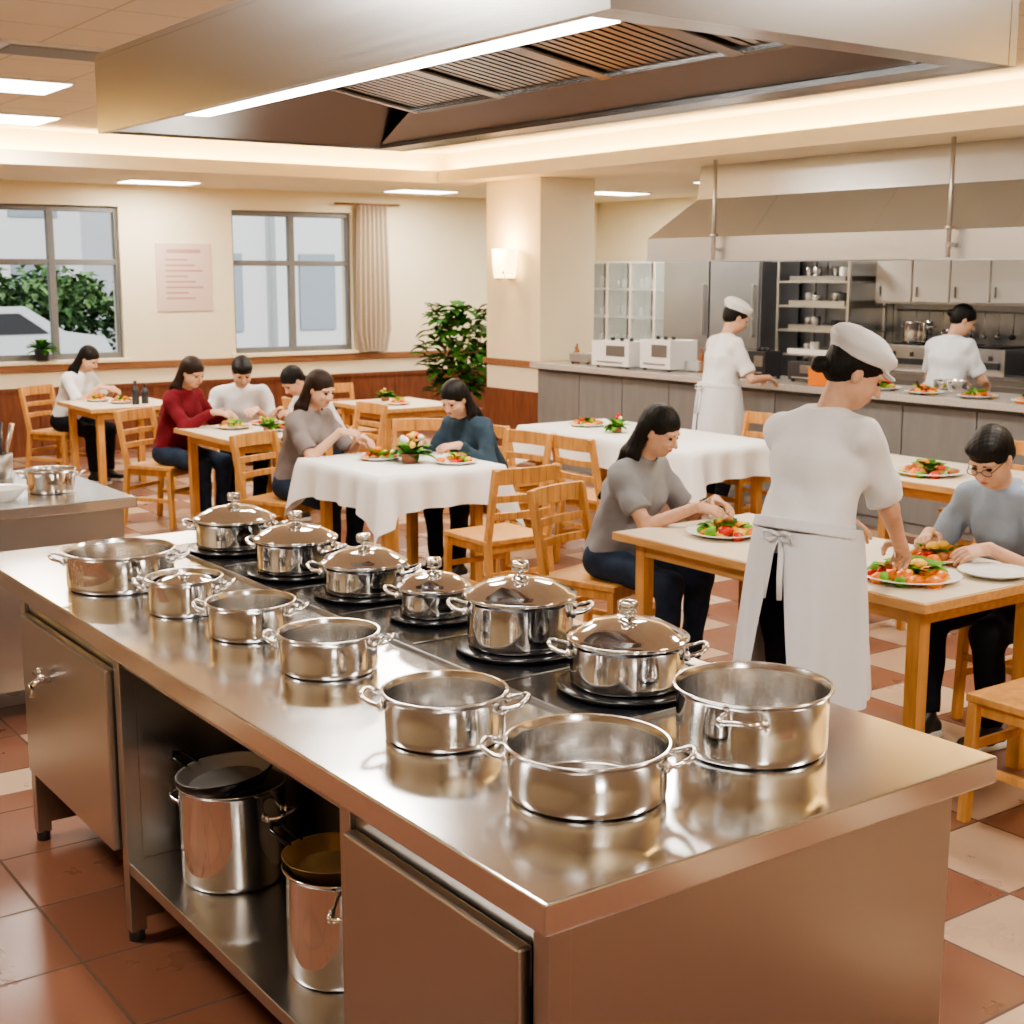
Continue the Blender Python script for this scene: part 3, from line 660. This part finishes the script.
    if glasses:
        for sg in(1,-1):
            c=hd(sg*.032,.104,.0);b.tube([c+HR@A_(.021*math.cos(a),0,.016*math.sin(a)) for a in np.linspace(0,2*np.pi,17)],.0018,plast,6)
            b.tube([hd(sg*.053,.102,.003),hd(sg*.080,.0,.003)],.0018,plast,6)
        b.tube([hd(-.011,.106,.003),hd(.011,.106,.003)],.0018,plast,6)
    # hands
    for i,(sh,el,w) in enumerate(arms):
        sg=(1,-1)[i];D=nz(w-el);hdv=A_(-sg*.25,.75,-.45) if handdir is None else A_(*handdir[i]);D=nz(D*.5+nz(hdv)*.8)
        N=A_(sg*.35,.35,1);N=nz(N-D*(N@D));xa=np.cross(D,N);th=-sg
        B=SDF();B.cap(el,w,.035*s,.024*s,k=.02);B.cap(w,w+D*.02,A_(.024,.019)*s,A_(.03,.015)*s,side=xa,k=.015)
        B.cap(w+D*.02,w+D*.078,A_(.032,.014)*s,A_(.037,.012)*s,side=xa,k=.012)
        cu=1.0 if (hold and hold[i]) else .55
        for q,(off,Lf) in enumerate(((-.029,.068),(-.0098,.078),(.0098,.074),(.028,.058))):
            if th>0: off=-off
            p=w+D*.083*s+xa*off*s
            for al,fr,r0,r1 in((.35*cu+.06*q,.42,.0088,.0082),(1.0*cu+.06*q,.32,.0082,.0076),(1.5*cu+.06*q,.26,.0076,.0068)):
                p2=p+(D*math.cos(al)-N*math.sin(al))*Lf*fr*s;B.cap(p,p2,r0*s,r1*s,k=.0035);p=p2
        p=w+D*.018*s+xa*th*.022*s-N*.004
        for dv,Ls,r0,r1 in((D*.55+xa*th*.75-N*.35,.034,.0135,.0115),(D*.85+xa*th*.30-N*.45,.030,.011,.0098),(D*.9-xa*th*.05-N*.5,.024,.0095,.008)):
            p2=p+nz(dv)*Ls*s;B.cap(p,p2,r0*s,r1*s,k=.006);p=p2
        v,f=B.build(h3);b.add(v,f.tolist(),skin,True)
        if hold and hold[i]:
            g=w+D*.10*s-N*.03*s+xa*th*.015;tip=g+A_(-sg*.02,.06,-.07);tail=g-(tip-g)*.9
            if hold[i]=='fork': b.tube([tail,g,tip],[.004,.003,.0055],potm,8)
            else: b.tube([tail,tip],.0028,wood,6);b.tube([tail+A_(.008,0,0),tip+A_(.004,0,0)],.0028,wood,6)
    return b.obj(name,(x,y,0),math.radians(face-90))
# people --------------------------------------------------------------
person('standing_chef',3.35,3.05,10,H=1.66,lean=14,hp=30,hy=-46,wr=(.12,.42,.92),wl=(-.14,.46,.97),shirt=chefw,pants=blackc,sleeve=.75,hairs='capbun',near=True,apr=True,shoes=shoe,hold=('fork',None))
person('kitchen_worker',7.34,7.60,-12,H=1.64,lean=8,hp=25,hy=-10,wr=(.14,.36,1.06),wl=(-.12,.36,1.06),shirt=chefw,pants=blackc,sleeve=.7,hairs='cap',apr=True)
person('kitchen_worker',8.83,6.66,5,H=1.62,lean=8,hp=28,hy=-45,wr=(.14,.34,1.02),wl=(-.12,.34,1.02),shirt=chefw,pants=blackc,sleeve=.7,hairs='bun',apr=True)
def sit(name,x,y,face,**k):
    person(name,x,y,face,True,**k);a=math.radians(face);chair(x-.07*math.cos(a),y-.07*math.sin(a),face)
sit('seated_woman',4.02,4.82,-74,H=1.62,lean=19,hp=26,hy=4,wr=(.10,.50,.84),wl=(-.16,.44,.83),shirt=grey,pants=jeans,sleeve=.6,near=True,hold=('fork',None))
sit('seated_man',4.84,3.20,174,H=1.66,lean=22,hp=34,hy=14,wr=(.12,.44,.83),wl=(-.18,.44,.82),shirt=bluegrey,pants=blackc,sleeve=.8,hairs='short',fem=False,near=True,glasses=True,hold=('chop',None),feet=((.10,.42,.085),(-.12,.30,.085)))
sit('seated_woman',3.84,7.72,-66,H=1.6,lean=18,hp=22,hy=-4,wr=(.08,.42,.90),wl=(-.15,.42,.84),shirt=greywarm,pants=jeans,sleeve=.7,hm=hairb,hold=('chop',None))
sit('seated_woman',4.84,7.02,188,H=1.58,lean=28,hp=30,hy=12,wr=(.10,.46,.84),wl=(-.16,.40,.83),shirt=teal,pants=blackc,sleeve=2,hold=('chop',None))
sit('seated_woman',3.82,9.70,-60,H=1.58,lean=18,hp=26,hy=-8,wr=(.09,.46,.86),wl=(-.16,.40,.83),shirt=red,pants=jeans,sleeve=2,hm=hairb)
sit('seated_man',4.46,9.88,-112,H=1.60,lean=22,hp=36,hy=6,wr=(.16,.38,.83),wl=(-.10,.42,.84),shirt=whitet,pants=blackc,sleeve=.6,hairs='short',fem=False)
sit('seated_woman',5.00,9.35,182,H=1.56,lean=32,hp=44,hy=0,shirt=whitet,pants=jeans,sleeve=.6,hairs='tied')
sit('seated_woman',3.90,12.38,-58,H=1.56,lean=24,hp=32,hy=5,wr=(.09,.46,.86),wl=(-.16,.40,.83),shirt=whitet,pants=blackc,sleeve=.8)
# ---------------------------------------------------------------- serving counter & kitchen
b=MB();b.box(7.955,8.5,2.0,10.72,0,.949,counterb);b.box(7.85,8.55,1.95,10.71,.95,1.0,countert)
for y in np.arange(2.0,10.5,.62): b.box(7.94,7.9545,y,y+.61,.08,.92,counterb)
b.obj('serving_counter',bevel=.003)
def appliance(name,x,y,z,w,d,h,m,parts=True):
    b=MB();b.box(-w,w,-d,d,.02,h,m)
    if parts:
        b.box(-w-.006,-w-.0005,-d*.8,d*.2,h*.45,h*.85,steel_dark)
        for q in(-.5,0,.5): b.cyl((-w*.2,d*q),.02,h,h+.03,plast,12)
        b.box(-w-.012,-w-.0005,-d*.7,d*.7,h*.2,h*.26,steel)
    for sx in(-1,1):
        for sy in(-1,1): b.cyl((sx*w*.8,sy*d*.8),.015,0,.02,plast,10)
    b.obj(name,(x,y,z),bevel=.008)
appliance('toaster_oven',8.15,9.65,1.0,.18,.26,.24,white);appliance('coffee_machine',8.2,9.12,1.0,.16,.2,.27,white);appliance('rice_cooker',8.2,10.25,1.0,.12,.14,.10,steel,False)
appliance('coffee_grinder',8.2,7.95,1.0,.1,.1,.22,plast);appliance('espresso_machine',8.25,7.45,1.0,.14,.16,.16,plast)
appliance('microwave_oven',11.1,10.0-3.3,.93,.2,.27,.30,plast)
foodbox('bread_box',8.10,7.12,1.0,.12,.16,.13,orange)
for i,(yy_,m_) in enumerate([(8.5,white),(8.42,steel),(8.6,plast),(10.5,plast),(10.42,brownf),(8.75,brownf),(5.05,white),(4.98,tomato)]): bottle(8.2+.05*(i%2),yy_,1.0,.15+.03*(i%3),.025,m_)
b=MB()
for i in range(7): plate(b,(0,0,i*.012),.12)
b.obj('plate_stack',(8.3,8.85-.02,1.0))
pot('steel_bowl',8.35,6.25,1.0,.12,.08,20);pot('steel_bowl',8.38,5.45,1.0,.13,.12,20)
for x,y in ((8.05,6.62),(8.02,6.22),(8.05,5.8),(8.02,5.35),(8.05,8.2)): food_plate(x,y,z=1.0,r=.14,n=22)
b=MB();b.box(11.44,11.495,1.0,12.1,0,2.745,kwall)
for y in np.arange(1.2,12,.9): b.box(11.435,11.4395,y,y+.015,.93,2.74,steel_dark)
b.obj('kitchen_steel_backsplash')
b=MB();b.box(11.0,11.45,12.2,14.0,0,.92,cabw);b.box(11.1,11.45,12.2,14.0,.921,.96,cabw);b.box(11.4,11.45,12.2,14.0,.961,2.0,cabw)
for y in (12.2,12.62,13.07,13.52,13.96): b.box(11.12,11.399,y,y+.04,.961,2.0,cabw)
for z in (.962,1.30,1.64,1.97): b.box(11.122,11.398,12.2,14.0,z,z+.028,cabw)
for y in (12.24,12.66,13.11,13.56): b.box(11.112,11.117,y+.03,y+.37,.99,1.97,glass)
for y in (12.2,12.65,13.1,13.55): b.box(10.985,10.9995,y+.02,y+.42,.1,.88,cabw)
for y in np.arange(12.3,13.9,.11):
    for z in (.99,1.33,1.67): b.cyl((11.3,y),.035,z,z+.09+.05*random.random(),random.choice((white,steel,cabw)),12)
b.obj('glass_display_cabinet',bevel=.003)
b=MB();b.box(10.8,11.38,10.55,12.1,.08,2.05,kwall)
for y in(10.57,11.34): b.box(10.775,10.7995,y,y+.74,.12,1.02,kwall);b.box(10.775,10.7995,y,y+.74,1.05,2.02,kwall);b.box(10.74,10.76,y+.05,y+.07,1.2,1.7,steel);b.box(10.74,10.775,y+.05,y+.07,1.17,1.199,steel);b.box(10.74,10.775,y+.05,y+.07,1.701,1.73,steel)
b.obj('commercial_refrigerator',bevel=.004)
b=MB()
for y in(9.3,10.25):
    for x in(10.75,11.3): b.box(x,x+.03,y,y+.03,0,2.05,steel)
for z in(.4,.7,1.0,1.25,1.5,1.75,2.0):
    b.box(10.752,11.328,9.302,10.278,z,z+.02,steel)
    if z<2:
        b.box(10.80,11.28,9.4,10.15,z+.0205,z+.07,[steel,cabw,steel_dark][int(z*10)%3])
        for q in range(4): b.cyl((10.9+.1*(q%2),9.5+.18*q),.05,z+.071,z+.12+.05*random.random(),random.choice((white,steel,plast)),12)
b.obj('tray_rack')
b=MB();b.box(11.08,11.43,7.0,9.25,1.55,2.15,cabw)
for i in range(5): y=7.02+i*.445;b.box(11.06,11.0795,y,y+.42,1.57,2.13,cabw);b.box(11.04,11.0595,y+.36,y+.375,1.62,1.72,steel_dark)
b.obj('upper_kitchen_cabinet',bevel=.004)
b=MB();b.box(10.75,11.43,3.0,9.25,.08,.899,steel);b.box(10.7,11.43,3.0,9.25,.9,.93,steel_top)
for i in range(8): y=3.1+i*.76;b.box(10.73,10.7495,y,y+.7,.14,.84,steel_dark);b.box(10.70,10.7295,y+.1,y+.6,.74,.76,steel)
b.obj('kitchen_back_counter',bevel=.003)
b=MB();b.box(11.15,11.43,3.0,6.8,1.45,1.48,steel_top)
for i in range(14): b.cyl((11.27,3.2+i*.26),.05,1.48,1.60+.1*random.random(),random.choice((steel,white,plast,brownf)),14)
b.obj('utensil_shelf')
# hanging ladles on a rail under the wall cabinet
b=MB();b.tube([(11.38,7.1,1.48),(11.38,9.2,1.48)],.008,steel)
for i in range(12):
    y=7.2+i*.16;b.tube([(11.37,y,1.48),(11.37,y,1.27)],.006,steel,6);b.sphere((11.36,y,1.25),(.035,.035,.025),[steel,plast,steel_dark][i%3],10)
b.obj('hanging_ladles')
b=MB();b.box(10.85,11.35,7.55,8.95,.93,1.16,steel);b.box(10.83,10.85,7.6,8.9,.98,1.04,plast)
for i in range(6): b.cyl((10.845,7.7+i*.22),.02,1.06,1.10,plast,10)
for y in (7.8,8.25,8.7): b.box(10.9,11.3,y-.16,y+.16,1.16,1.18,black)
b.obj('gas_range',bevel=.003)
for y,r,h in((8.7,.15,.2),(8.25,.12,.14)): pot('kitchen_stock_pot',11.08,y,1.181,r,h,90)
for y,r,h in((7.2,.14,.28),(6.1,.18,.2),(5.6,.15,.25)): pot('kitchen_stock_pot',11.0,y,.93,r,h,90)
# second hood
b=MB();hx,hX,hy,hY=8.05,9.6,1.5,9.25
def ring(z,i): return [(hx+i,hy,z),(hX-i,hy,z),(hX-i,hY-i,z),(hx+i,hY-i,z)]
V=ring(1.95,0)+ring(2.14,0)+ring(2.47,.30)+ring(ZL-.002,.32);F=[]
for j in range(3):
    for i in range(4): k=(i+1)%4;F.append((j*4+i,j*4+k,(j+1)*4+k,(j+1)*4+i))
b.add(V,F,hoodb);b.box(hx+.02,hX-.02,hy,hY-.02,2.12,2.13,hoodin)
b.box(hx-.014,hx-.001,hy,hY,1.94,1.97,hoodb);b.box(hx+.3,hx+.36,3,8.6,2.09,2.119,ledm)
for y in np.arange(2.0,9.2,1.2): b.beam((hx+.003,y,2.14),(hx+.298,y,2.468),.012,.008,hoodb)
b.obj('kitchen_exhaust_hood')
b=MB()
for y in(8.35,6.05): b.cyl((7.98,y),.016,1.95,ZL-.002,steel,12);b.cyl((7.98,y),.035,2.14,2.16,steel,12);b.box(7.965,8.034,y-.02,y+.02,2.02,2.05,steel)
b.obj('hood_hanger_rods')
# ---------------------------------------------------------------- wall decor
b=MB();b.box(5.5,6.12,Y1-.012,Y1-.001,1.45,2.16,paper)
for i in range(8): b.box(5.6,5.6+.25+.085*((i*7)%3),Y1-.014,Y1-.0125,1.98-.058*i,2.0-.058*i,ink)
b.box(5.62,6.0,Y1-.014,Y1-.0125,2.06,2.10,ink)
b.obj('menu_poster')
V=[];F=[];n=60
for j,z in enumerate((2.62,1.9,1.2,.95)):
    for i in range(n+1):
        t=i/n;sp=(.85,.95,1,.75)[j];V.append((8.08+(t-.5)*.46*sp,Y1-.09+.035*math.sin(t*44)*(.7+.3*sp),z))
for j in range(3):
    for i in range(n): a=j*(n+1)+i;F.append((a,a+1,a+n+2,a+n+1))
b=MB();b.add(V,F,curt,True);b.tube([(7.6,Y1-.09,2.63),(8.45,Y1-.09,2.63)],.012,railw);b.obj('curtain')
b=MB();yc=11.2
b.box(7.96,7.999,yc-.05,yc+.05,1.80,2.04,brass);b.tube([(7.97,yc,1.9),(7.9,yc,1.88),(7.88,yc,1.84)],.012,brass)
for dy in(-.095,.095): b.tube([(7.96,yc,1.84),(7.91,yc+dy,1.80)],.008,brass);b.lathe([(.0,1.80),(.05,1.80),(.066,1.92),(.072,2.08),(.068,2.08),(.05,1.82)],(7.90,yc+dy,0),shade,24);b.lathe([(.0,1.78),(.03,1.785),(.052,1.80)],(7.90,yc+dy,0),brass,20)
b.obj('wall_sconce')
l=bpy.data.lights.new('sconce_light','POINT');l.energy=26;l.color=(1,.60,.26);l.shadow_soft_size=.06;o=bpy.data.objects.new('sconce_light',l);o.location=(7.78,yc,2.15);sc.collection.objects.link(o)
# plant
b=MB();b.lathe([(0,0),(.17,0),(.22,.36),(.24,.38),(.21,.38),(.19,.34),(0,.34)],(0,0,0),terra,32)
for i in range(7):
    a=i*.9;b.tube([(.03*math.cos(a),.03*math.sin(a),.34),(.15*math.cos(a),.15*math.sin(a),.85),(.26*math.cos(a),.26*math.sin(a),1.3)],[.012,.009,.005],railw,6)
for i in range(480):
    z=.55+.95*random.random();a=random.random()*6.28;q=.44*math.sqrt(random.random())*(1-abs(z-.98)*.7);leaf(b,(q*math.cos(a),q*math.sin(a),z),.17,.05,a+random.uniform(-.6,.6),random.uniform(-.2,.9),random.choice((green,green,treed)))
b.obj('potted_ficus',(8.34,12.65,0))
b=MB();b.lathe([(0,0),(.06,0),(.08,.12),(.07,.12),(0,.1)],(0,0,0),plast,20)
for i in range(50): a=random.random()*6.28;leaf(b,(0,0,.1),.2,.03,a,random.uniform(.1,1.3),random.choice((green,lgreen)))
b.obj('windowsill_plant',(4.25,Y1-.03,.971))
# ---------------------------------------------------------------- outside
b=MB();b.box(-30,45,Y1+.3,70,-.3,-.12,asph);b.obj('street_ground')
b=MB();b.box(11.3,30,28.5,34,-.12,9,facade)
for i in range(8):
    for j in range(3): x=12.1+i*2.3;b.box(x,x+.9,28.45,28.5,.6+j*2.9,2.3+j*2.9,facwin)
    b.box(11.4+i*2.3,11.75+i*2.3,28.2,28.5,-.12,9,facade)
b.obj('neighbour_building')
b=MB();b.box(-22,18,44,50,-.12,9,facade)
for i in range(14):
    for j in range(3): x=-20+i*2.7;b.box(x,x+1.5,43.95,44,.8+j*2.8,2.3+j*2.8,facwin)
b.obj('far_building')
b=MB()
tr=[(x,27+.5*math.sin(x*3),random.uniform(1.0,1.5),random.uniform(.8,1.15)) for x in np.arange(-7.0,10.6,1.0)]
for tx,ty,tz,tr_ in tr:
    for i in range(700):
        d=nz(np.random.normal(size=3));q=tr_*(random.random()**.35)*(1+.18*math.sin(5*d[0]+7*d[2]+tx))
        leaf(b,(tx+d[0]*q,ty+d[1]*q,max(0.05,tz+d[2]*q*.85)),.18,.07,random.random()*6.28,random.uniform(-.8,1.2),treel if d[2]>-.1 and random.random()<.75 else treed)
    b.tube([(tx,ty,-.12),(tx+.05,ty,tz)],.07,railw,8)
b.obj('garden_trees')
def car(x,y):
    b=MB();pr=[(-2.1,.25),(-2.15,.7),(-1.9,.88),(-1.2,.95),(-.7,1.38),(.7,1.40),(1.35,.98),(2.0,.88),(2.15,.6),(2.1,.25)];n=len(pr)
    V=[(p[0],-.8,p[1]) for p in pr]+[(p[0],.8,p[1]) for p in pr];F=[tuple(range(n)),tuple(range(2*n-1,n-1,-1))]+[(i,(i+1)%n,n+(i+1)%n,n+i) for i in range(n)]
    b.add(V,F,carp);b.add([(-1.0,-.82,.98),(-.62,-.82,1.32),(.62,-.82,1.33),(1.1,-.82,.99)],[(0,1,2,3)],plast)
    for xx in(-1.35,1.35): b.sphere((xx,-.78,.3),(.32,.12,.32),plast,16)
    b.obj('parked_car',(x,y,-.12),bevel=.05)
car(6.0,24.0);car(1.2,24.0)
# ---------------------------------------------------------------- world, sun, camera
w=bpy.data.worlds.new('World');sc.world=w;w.use_nodes=True;bg=w.node_tree.nodes['Background'];bg.inputs[0].default_value=(.86,.92,1,1);bg.inputs[1].default_value=1.8
l=bpy.data.lights.new('sun','SUN');l.energy=2.6;l.angle=.05;l.color=(1,.95,.88);o=bpy.data.objects.new('sun',l);o.rotation_euler=(math.radians(50),0,math.radians(20));sc.collection.objects.link(o)
cam=bpy.data.cameras.new('Camera');cam.sensor_width=36;cam.lens=1373/1024*36;cam.clip_end=200
cam.dof.use_dof=True;cam.dof.focus_distance=3.2;cam.dof.aperture_fstop=9
co=bpy.data.objects.new('Camera',cam);sc.collection.objects.link(co);co.location=(0,0,1.83)
co.rotation_euler=(math.pi/2-math.atan(237/1373),0,-math.atan2(.5807,.8141));sc.camera=co
